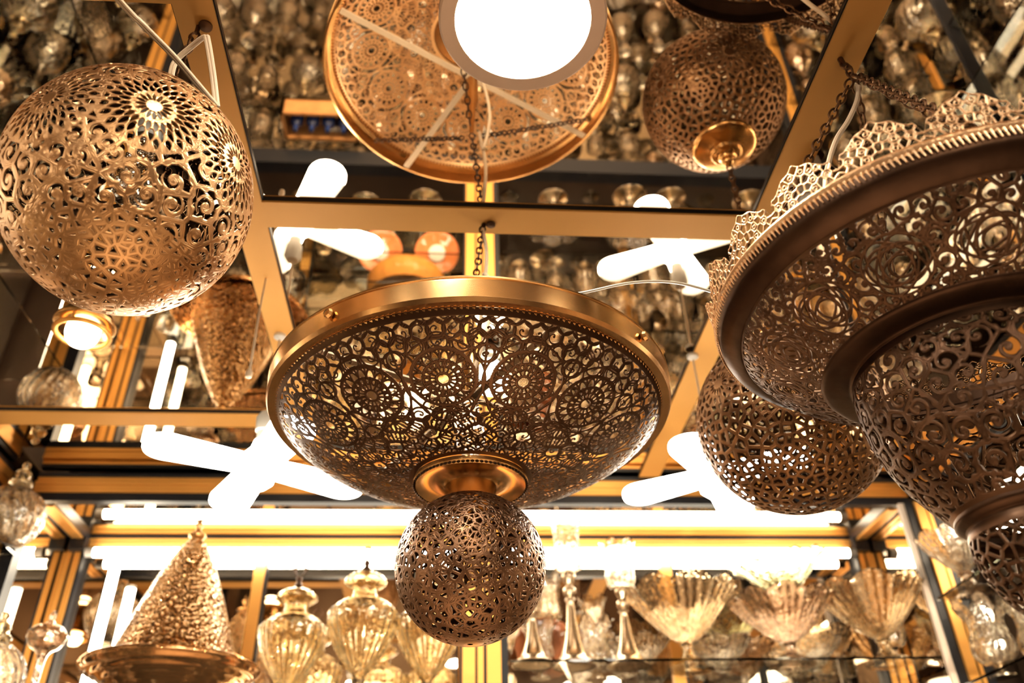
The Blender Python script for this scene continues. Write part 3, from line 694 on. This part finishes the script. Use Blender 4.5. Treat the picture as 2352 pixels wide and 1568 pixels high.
# ------------------------------------------------------------------ right rear globe lamp
rx, ry, rzz = .530, 1.110, .632; RG = .145
g2 = thing('pierced_globe_lamp', (rx, ry, rzz), 'dark brass globe lamp with small round holes behind the tiered lamp', 'lamp')
Kg = lloyd(ball_surf(RG, RG, 84, -88), 1400, 3)
rs2 = [np.array([math.cos(math.radians(-155 + 60 * k)), math.sin(math.radians(-155 + 60 * k)), .2]) for k in range(6)]; rs2 = [c / np.linalg.norm(c) * RG for c in rs2]
def f_g2(P, U, V):
    _, _, _, e = cells(P, Kg); f = .0029 - e
    for c in rs2:
        R = .040; r, th, x, y = polar(P, c); rho = r / R; f = np.where(rho < .9, -np.maximum(lens(rho, th, 16, 0, .22, .52, .045), lens(rho, th, 16, .5, .56, .9, .06)) * R, f)
    lat = P[:, 2] / RG; return np.where((lat > .9), .003, f)
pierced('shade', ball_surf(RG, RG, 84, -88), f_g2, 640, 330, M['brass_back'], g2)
m = MB(); m.lathe(smooth_prof([(.062, -.018), (.064, -.012), (.058, -.004), (.040, .004), (.030, .008), (.028, .014), (.018, .018), (.012, .026), (.012, .034), (.006, .042), (.0001, .044)], 4), 60, c=(0, 0, RG)); m.build('cap', M['brass_smooth'], g2)
m = MB(); chain(m, (0, 0, RG + .042), (.0, .0, .99 - rzz), .018, .0017, .006); m.tube([(0, 0, .985 - rzz), (0, 0, 1 - rzz)], .004, 0, 8); m.build('chain', M['iron'], g2)

# ------------------------------------------------------------------ glassware makers (all centred, base at z=0)
def two_wall(outer, t): 
    inner = [(max(r - t, .0001), z) for r, z in outer[::-1]]; return outer + inner
def flute(n, a, z0=-1, z1=9): return lambda th, i, r, z: (r * (1 + (a * abs(math.cos(n * th / 2)) if z0 < z < z1 else 0)), z)

def make_urn(loc, label, s=1.):
    t = thing('lidded_glass_urn', loc, label, 'urn', 'fluted amber urns on the left shelf'); t.scale = (s, s, s)
    m = MB(); m.lathe([(.0001, 0), (.045, 0), (.046, .006), (.020, .016), (.012, .028), (.016, .034), (.010, .040), (.0001, .042)], 40); m.build('foot', M['silver'], t)
    out = smooth_prof([(.008, .038), (.020, .050), (.045, .085), (.066, .125), (.076, .165), (.074, .190), (.058, .206), (.036, .215)], 5)
    m = MB(); m.lathe(two_wall(out, .005), 96, flute(22, .09, .05, .19)); m.build('body', M['amber'], t)
    lid = smooth_prof([(.034, .216), (.030, .225), (.030, .240), (.044, .250), (.050, .258), (.040, .270), (.022, .280), (.010, .284)], 4)
    m = MB(); m.lathe(two_wall(lid, .004), 64, flute(20, .03, .245, .275)); l = m.build('lid', M['amber'], t)
    m = MB(); m.lathe(smooth_prof([(.007, .282), (.011, .290), (.006, .297), (.008, .305), (.004, .312), (.0001, .314)], 4), 20)
    m.tube([(.013 * math.cos(a), 0, .328 + .015 * math.sin(a)) for a in np.linspace(-PI * .4, PI * 1.4, 20)], .0028, 0, 8, )
    for a in (0.3, 1.57, 2.84): m.tube([(.013 * math.cos(a), 0, .328 + .014 * math.sin(a)), (.020 * math.cos(a), 0, .328 + .022 * math.sin(a))], [.003, .0006], 0, 6)
    m.build('finial', M['brass_dull'], l)
    return t
def make_candlestick(loc, label, h=.36, name='candlestick'):
    t = thing(name, loc, label, 'candle holder', 'silver candlesticks with glass tulips'); k = h / .36
    m = MB(); m.lathe([(r, z * k) for r, z in smooth_prof([(.0001, 0), (.050, 0), (.052, .006), (.034, .022), (.022, .055), (.014, .10), (.010, .145), (.015, .152), (.009, .158), (.016, .168), (.016, .180), (.008, .186), (.013, .198), (.018, .212), (.010, .222), (.0001, .224)], 3)], 40); m.build('stem', M['silver'], t)
    def pet(th, i, r, z):
        s = max(0, (z - .27 * k) / (.09 * k)); return r * (1 + .05 * math.cos(8 * th) + .22 * s * s * abs(math.cos(3 * th))), z + .028 * k * s * s * (abs(math.cos(3 * th)) - .6)
    out = [(r, z * k) for r, z in smooth_prof([(.010, .222), (.030, .226), (.038, .245), (.037, .270), (.032, .300), (.033, .330), (.040, .355)], 4)]
    m = MB(); m.lathe(two_wall(out, .003), 72, pet); m.build('tulip_cup', M['clear'], t); return t
def make_compote(loc, label, mat, r=.135, h=.20, n=7, foot='pink', rz=0):
    t = thing('glass_compote', loc, label, 'bowl', 'footed glass compotes on the shelves'); t.rotation_euler = (0, 0, rz)
    m = MB(); m.lathe([(a, z * h / .2) for a, z in smooth_prof([(.0001, 0), (.055, 0), (.057, .006), (.040, .014), (.018, .030), (.014, .050), (.020, .058), (.012, .066), (.0001, .068)], 3)], 40); m.build('foot', M[foot], t)
    def pet(th, i, rr, z):
        s = max(0, (z / h - .45) / .55); w = abs(math.cos(n * th / 2)); return rr * (1 + .05 * s * w + .015 * math.cos(n * 4 * th)), z + .10 * h * s * (w - .5)
    out = [(a * r / .135, z * h / .2) for a, z in smooth_prof([(.010, .064), (.028, .070), (.060, .098), (.095, .140), (.120, .175), (.133, .196)], 4)]
    m = MB(); m.lathe(two_wall(out, .006), 112, pet); m.build('bowl', mat, t); return t
def make_fan_plate(loc, label, tilt):
    t = thing('fluted_glass_dish', loc, label, 'bowl'); t.rotation_euler = tilt
    def pet(th, i, r, z): s = max(0, (r - .04) / .09); return r * (1 + .03 * s * math.cos(12 * th)), z + .008 * s * math.cos(12 * th)
    out = smooth_prof([(.045, 0), (.046, .008), (.060, .022), (.090, .052), (.115, .072), (.128, .080)], 4)
    m = MB(); m.lathe(two_wall(out, .006), 96, pet); m.build('bowl', M['green'], t)
    m = MB(); m.lathe([(.0001, .008), (.044, .008), (.046, 0), (.040, -.004), (.0001, -.002)], 48); m.build('base', M['clear'], t); return t
def make_jar(loc, label, s=1.):
    t = thing('ribbed_glass_jar', loc, label, 'jar', 'ribbed lidded glass jars'); t.scale = (s, s, s)
    tw = lambda th, i, r, z: (r * (1 + .06 * abs(math.cos(9 * th + z * 45))), z)
    out = smooth_prof([(.020, 0), (.045, .012), (.066, .045), (.070, .080), (.058, .112), (.034, .134), (.018, .142)], 5)
    m = MB(); m.lathe(two_wall(out, .005), 96, tw); m.build('body', M['clear'], t)
    m = MB(); m.lathe(smooth_prof([(.018, .142), (.026, .148), (.024, .156), (.012, .162), (.020, .172), (.014, .182), (.006, .188), (.010, .198), (.004, .206), (.0001, .208)], 4), 32); m.build('lid', M['amber'], t); return t
def make_tulip(loc, label, s=1., mat='smoke'):
    t = thing('glass_tulip_vase', loc, label, 'vase', 'petal-rimmed tulip vases'); t.scale = (s, s, s)
    def pet(th, i, r, z): q = max(0, (z - .07) / .08); return r * (1 + .05 * abs(math.cos(6 * th)) + .28 * q * q * abs(math.cos(3 * th))), z + .030 * q * (abs(math.cos(3 * th)) - .5)
    out = smooth_prof([(.012, .022), (.034, .028), (.046, .050), (.045, .075), (.038, .105), (.040, .135), (.050, .155)], 4)
    m = MB(); m.lathe(two_wall(out, .004), 84, pet); m.build('cup', M[mat], t)
    m = MB(); m.lathe([(.0001, 0), (.030, 0), (.030, .004), (.012, .010), (.008, .018), (.016, .024), (.0001, .026)], 32); m.build('foot', M['silver'], t); return t
def make_goblet(loc, label, mat='clear'):
    t = thing('cut_glass_goblet', loc, label, 'glass')
    out = smooth_prof([(.008, .055), (.026, .062), (.034, .085), (.036, .120)], 4)
    m = MB(); m.lathe(two_wall(out, .003), 48, flute(14, .06)); m.build('bowl', M[mat], t)
    m = MB(); m.lathe([(.0001, 0), (.030, 0), (.028, .004), (.006, .010), (.005, .050), (.012, .056), (.0001, .058)], 28); m.build('stem', M[mat], t); return t
def make_decanter(loc, label, mat='smoke'):
    t = thing('glass_decanter', loc, label, 'decanter')
    out = smooth_prof([(.040, 0), (.052, .02), (.054, .06), (.044, .10), (.018, .13), (.014, .16), (.020, .175)], 4)
    m = MB(); m.lathe(two_wall(out, .004), 60, lambda th, i, r, z: (r * (1 + .05 * math.cos(12 * th) * math.cos(z * 160)), z)); m.build('body', M[mat], t)
    m = MB(); m.lathe(smooth_prof([(.0001, .165), (.012, .168), (.012, .18), (.024, .20), (.020, .225), (.0001, .235)], 4), 28, flute(8, .1)); m.build('stopper', M[mat], t); return t
def make_plate(loc, label, mat='clear'):
    t = thing('glass_plate', loc, label, 'plate')
    m = MB(); m.lathe(two_wall(smooth_prof([(.030, 0), (.050, .004), (.085, .014), (.105, .022)], 4), .006), 64, flute(20, .04)); m.build('plate_dish', M[mat], t); return t

# ---- left bay of the back cabinet
t = thing('cone_glass_cloche', (-.632, 2.075, SL), 'tall dimpled amber glass cone with brass knob and wide rolled rim, left', 'glass cloche')
m = MB(); cone = smooth_prof([(.150, .056), (.143, .075), (.120, .150), (.080, .260), (.040, .345), (.018, .378), (.012, .385)], 6)
m.lathe(two_wall(cone, .006), 96); m.build('cone', M['mosaic'], t)
m = MB(); m.lathe(smooth_prof([(.060, .0), (.10, .004), (.150, .030), (.185, .052), (.196, .060), (.200, .066), (.196, .072), (.186, .068), (.150, .050), (.100, .014), (.06, .010)], 6), 110, lambda th, i, r, z: (r, z + .0016 * math.sin(r * 330)), close=True); m.build('rim_tray', principled('lustre_glass', (.52, .30, .14), .07, .75, .6, noise=.35, nscale=9, bump=.0015, bscale=18), t)
m = MB(); m.lathe(smooth_prof([(.013, .382), (.020, .388), (.020, .394), (.010, .400), (.006, .410), (.010, .418), (.006, .426), (.003, .434), (.0001, .440)], 4), 28); m.build('knob', M['brass_smooth'], t)
u = make_urn((-.385, 2.19, SL), 'fluted amber glass urn nearest the cone, with ringed metal finial', 1.04)
make_urn((-.200, 2.06, SL + .0), 'middle fluted amber glass urn with ringed metal finial', 1.03)
make_urn((-.042, 2.09, SL), 'fluted amber glass urn partly behind the brass ball of the centre lamp', .98)
make_jar((-1.055, 1.985, .765), 'twisted ribbed glass jar with amber finial at the left edge', 1.05)
make_jar((-.965, 1.93, .385), 'ribbed lidded glass jar in the bottom left corner', 1.0)
t = thing('lidded_glass_cup', (-.880, 1.965, .385), 'dark smoke glass cup with pointed lid right of the bottom left jar', 'cup')
m = MB(); m.lathe(smooth_prof([(.0001, 0), (.034, .002), (.030, .010), (.010, .03), (.008, .09), (.012, .125), (.030, .140), (.040, .162), (.037, .172), (.034, .172), (.026, .146), (.0001, .134)], 4), 40, flute(10, .06)); m.build('cup_body', M['smoke'], t)
m = MB(); m.lathe(smooth_prof([(.036, .173), (.030, .182), (.014, .190), (.006, .198), (.008, .206), (.003, .216), (.0001, .222)], 4), 32); m.build('lid', M['smoke'], t)

# ---- right bay of the back cabinet
make_candlestick((.318, 2.15, SR), 'taller silver candlestick with clear tulip cup right of the brass ball', .385)
make_candlestick((.455, 2.15, SR), 'shorter silver candlestick with clear tulip cup, second from the brass ball', .315)
make_candlestick((.215, 2.13, SR), 'candlestick mostly hidden behind the brass ball lamp', .27)
make_compote((.622, 2.19, SR), 'peach glass compote with petal rim on a short foot beside the candlesticks', M['pink'], .145, .205, 8)
make_compote((.875, 2.15, SR), 'smoke glass compote carrying the tilted greenish dish', M['smoke'], .135, .165, 9, 'smoke', .3)
make_fan_plate((.895, 2.15, SR + .185), 'greenish fluted glass dish tilted on top of the smoke compote', (.10, -.12, 0))
make_compote((1.125, 2.15, SR), 'peach glass compote with petal rim at the right end of the shelf', M['pink'], .140, .195, 8, 'pink', .4)
make_tulip((.395, 2.28, SR), 'small clear tulip vase between the two silver candlesticks', .9, 'clear')
make_tulip((.245, 2.26, SR), 'small clear tulip vase behind the brass ball, in front of the coral plate', .85, 'clear')
t = make_plate((.270, 2.325, SR + .085), 'coral plate standing behind the left candlesticks', 'clear'); t.rotation_euler = (math.radians(75), 0, 0); t.scale = (.8, .8, .8)
for o in t.children: o.data.materials[0] = M['coral']
for i, (x, y, rz, lb) in enumerate(((.52, 2.30, 0, 'clear cut glass dish on the shelf behind the shorter candlestick'), (.745, 2.31, .4, 'clear cut glass dish behind the peach and smoke compotes'), (1.00, 2.31, .2, 'clear cut glass dish behind the right pair of compotes'))):
    c = make_compote((x, y, SR), lb, M['clear'], .085, .10, 8, 'clear', rz)
t = make_goblet((1.19, 2.22, SR), 'clear goblet beside the right compote against the door edge'); 

# ---- right wall cabinet, seen at the right edge
make_compote((1.262, 1.925, .63), 'small clear compote on the glass shelf in the right wall cabinet', M['clear'], .088, .145, 8, 'smoke', .2)
make_tulip((1.250, 1.895, .43), 'clear tulip vase with pointed petals below the right wall shelf', 1.0, 'clear')
make_tulip((1.345, 1.86, .43), 'clear tulip vase cut off by the right edge of the photo', 1.0, 'clear')
make_compote((1.50, 1.90, .43), 'clear glass compote behind the tulip vases at the right edge', M['clear'], .09, .15, 8, 'clear', .7)

# ------------------------------------------------------------------ stock reflected in the mirrored ceiling
protos = {}
def put(kind, loc, rz, s, maker):
    if kind not in protos:
        o = maker(loc); protos[kind] = o; o.rotation_euler = (0, 0, rz); o.scale = (s, s, s); return o
    return dup(protos[kind], loc, None, rz, s)
LB = {
 'goblet': lambda l: tag(make_goblet(l, 'clear cut glass goblet on a lower shelf, seen in the ceiling mirror'), group='goblets on the lower shelves'),
 'decanter': lambda l: tag(make_decanter(l, 'smoke glass decanter on a lower shelf, seen in the ceiling mirror'), group='decanters on the lower shelves'),
 'decanter2': lambda l: tag(make_decanter(l, 'clear glass decanter on a lower shelf, seen in the ceiling mirror', 'clear'), group='clear decanters on the lower shelves'),
 'tulip': lambda l: tag(make_tulip(l, 'clear tulip vase on a lower shelf, seen in the ceiling mirror', 1., 'clear'), group='tulip vases on the lower shelves'),
 'compote': lambda l: tag(make_compote(l, 'clear footed bowl on a lower shelf, seen in the ceiling mirror', M['clear'], .11, .15, 8, 'silver'), group='footed bowls on the lower shelves'),
 'ambercompote': lambda l: tag(make_compote(l, 'amber footed bowl on a lower shelf, seen in the ceiling mirror', M['amber'], .11, .15, 8, 'silver'), group='amber footed bowls on the lower shelves'),
 'jar': lambda l: tag(make_jar(l, 'ribbed glass jar on a lower shelf, seen in the ceiling mirror'), group='ribbed jars on the lower shelves'),
}
def row(x0, x1, y, z, kinds, step, axis='x', js=.1):
    x = x0
    while x < x1:
        k = random.choice(kinds); s = random.uniform(1 - js, 1 + js)
        loc = (x, y + random.uniform(-.02, .02), z) if axis == 'x' else (y + random.uniform(-.02, .02), x, z)
        put(k, loc, random.uniform(0, 6.28), s, LB[k]); x += step * random.uniform(.95, 1.2)
for z in (-.45, -.80, -1.15, -1.6):
    for y, st in ((2.13, .13), (2.27, .15)):
        row(-.98, 1.2, y, z, ['goblet', 'decanter', 'decanter2', 'tulip', 'jar', 'compote'], st)
row(-.9, -.45, 2.22, .215, ['jar', 'decanter2'], .17); row(.22, 1.2, 2.15, .20, ['goblet', 'tulip', 'goblet'], .105); row(.25, 1.2, 2.27, .20, ['goblet', 'tulip', 'decanter2'], .12)
row(.2, 1.2, 2.2, -.16, ['goblet', 'ambercompote', 'goblet', 'compote'], .14); row(-1.0, 0, 2.25, -.16, ['ambercompote', 'compote', 'decanter'], .2)
for s, X in ((-1, X0 - .02), (1, X1 + .01)):
    for z in (.12, -.22, -.56, -.92):
        row(-.1, 2.2, X + s * .10, z, ['decanter', 'jar', 'compote', 'tulip', 'decanter2'], .17, 'y'); row(.1, 2.2, X + s * .24, z, ['decanter', 'jar', 'tulip'], .22, 'y')
    row(.3, 1.75, X + s * .14, .765 if s < 0 else .63, ['tulip', 'goblet'], .19, 'y'); row(.3, 1.8, X + s * .14, .385 if s < 0 else .43, ['jar', 'decanter', 'tulip', 'compote'], .19, 'y')
# orange glass of the middle shelf (left of the pillar)
t = thing('orange_glass_bowl', (-.150, 2.17, .215), 'large orange glass bowl on the middle shelf, seen in the ceiling mirror', 'bowl')
m = MB(); m.lathe(two_wall(smooth_prof([(.04, 0), (.075, .01), (.118, .05), (.126, .09), (.115, .125)], 5), .006), 72, flute(24, .03)); m.build('bowl_body', M['orange'], t)
for x in (-.245, -.055):
    t = thing('coral_glass_plate', (x, 2.14, .080), 'coral glass plate with a pale centre, standing, seen in the ceiling mirror', 'plate', 'pair of coral plates below the orange bowl'); t.rotation_euler = (math.radians(62), 0, 0)
    m = MB(); m.lathe(two_wall(smooth_prof([(.028, .0), (.05, .005), (.074, .014)], 4), .005), 56, c=(0, .075, 0)); m.build('plate_rim', M['coral'], t)
    m = MB(); m.lathe([(.0001, .002), (.028, .002), (.028, .008), (.0001, .010)], 40, c=(0, .075, 0)); m.build('plate_centre', M['whitepl'], t)
t = thing('bottle_crate', (-.47, 2.02, -.36), 'amber wooden tray of little blue bottles, seen in the ceiling mirror', 'crate')
m = MB(); m.box((-.13, -.06, 0), (.13, .06, .01)); m.box((-.13, -.06, 0), (-.12, .06, .08)); m.box((.12, -.06, 0), (.13, .06, .08)); m.box((-.13, -.06, 0), (.13, -.05, .08)); m.box((-.13, .05, 0), (.13, .06, .08)); m.build('tray', principled('crate_wood', (.40, .20, .08), .5, noise=.3), t)
for k in range(4):
    o = MB(); o.lathe(smooth_prof([(.02, 0), (.024, .01), (.022, .05), (.008, .065), (.009, .085), (.0001, .086)], 4), 20, c=(0, 0, 0))
    o = o.build('blue_glass_bottle', M['blue'], None, loc=(-.555 + .055 * k, 2.02, -.349)); tag(o, 'small blue glass bottle in the amber tray, seen in the ceiling mirror', 'bottle', 'blue bottles in the tray')

# ------------------------------------------------------------------ world glow of the open shop, and unseen fill lamps added
w = bpy.data.worlds.new('shop_glow'); scene.world = w; w.use_nodes = True; nt = w.node_tree; bg = nt.nodes['Background']
tc = nt.nodes.new('ShaderNodeTexCoord'); n = nt.nodes.new('ShaderNodeTexNoise'); n.inputs['Scale'].default_value = 5; n.inputs['Detail'].default_value = 3
nt.links.new(tc.outputs['Generated'], n.inputs['Vector']); r = nt.nodes.new('ShaderNodeValToRGB')
r.color_ramp.elements[0].position = .4; r.color_ramp.elements[0].color = (.20, .11, .06, 1); r.color_ramp.elements[1].position = .68; r.color_ramp.elements[1].color = (1.1, .72, .42, 1)
nt.links.new(n.outputs[0], r.inputs[0]); nt.links.new(r.outputs[0], bg.inputs[0]); bg.inputs[1].default_value = .4
def area(loc, rot, size, power, col):
    l = bpy.data.lights.new('fill_light', 'AREA'); l.energy = power; l.size = size; l.color = col  # unseen fill lamp added for brightness, no fixture stands here
    o = bpy.data.objects.new('fill_light', l); C.objects.link(o); o.location = loc; o.rotation_euler = rot
area((.1, -1.4, .85), (math.radians(55), 0, 0), .8, 6, (1, .82, .58))
area((.1, .3, -1.55), (math.radians(180), 0, 0), 2.2, 6, (1, .70, .42))
area((.1, .95, -.35), (math.radians(62), 0, 0), .9, 8, (1, .82, .60))
for x in (-.6, .35, .9): area((x, .9, -.15), (math.radians(60), 0, 0), .05, 10, (1, .84, .62))  # tiny lamps added for glints on the glassware
area((-.3, .6, -.2), (math.radians(75), 0, math.radians(75)), .5, 5, (1, .84, .62))
area((.5, .6, -.2), (math.radians(75), 0, math.radians(-75)), .5, 5, (1, .84, .62))
area((X1 + .12, 1.0, .86), (0, 0, 0), .2, 3, (1, .86, .66)); area((X1 - .05, 1.55, .50), (math.radians(70), 0, math.radians(-25)), .12, 1.6, (1, .88, .7))

# ------------------------------------------------------------------ camera
p, yw, a = math.radians(34.7), math.radians(5.0), math.radians(1.77)
Fv = np.array([math.sin(yw) * math.cos(p), math.cos(yw) * math.cos(p), math.sin(p)]); R0 = np.array([math.cos(yw), -math.sin(yw), 0]); U0 = np.cross(R0, Fv)
Rv = R0 * math.cos(a) - U0 * math.sin(a); Uv = U0 * math.cos(a) + R0 * math.sin(a)
from mathutils import Matrix
cd = bpy.data.cameras.new('camera'); cam = bpy.data.objects.new('camera', cd); C.objects.link(cam)
cam.matrix_world = Matrix([[Rv[i], Uv[i], -Fv[i], 0] for i in range(3)] + [[0, 0, 0, 1]])
cd.sensor_width = 36; cd.lens = 1929 / 2352 * 36; cd.clip_start = .02
cd.dof.use_dof = True; cd.dof.focus_distance = 1.02; cd.dof.aperture_fstop = 3.4; cd.dof.aperture_blades = 7
scene.camera = cam
scene.view_settings.view_transform = 'Standard'; scene.view_settings.look = 'Medium High Contrast'; scene.view_settings.exposure = 1.0; scene.view_settings.gamma = 1.
cy = scene.cycles
cy.max_bounces = 9; cy.diffuse_bounces = 2; cy.glossy_bounces = 6; cy.transmission_bounces = 7; cy.transparent_max_bounces = 6
cy.caustics_reflective = False; cy.caustics_refractive = False; cy.sample_clamp_indirect = 4.; cy.blur_glossy = .5
cy.time_limit = 1150
cy.use_adaptive_sampling = True; cy.adaptive_threshold = .04
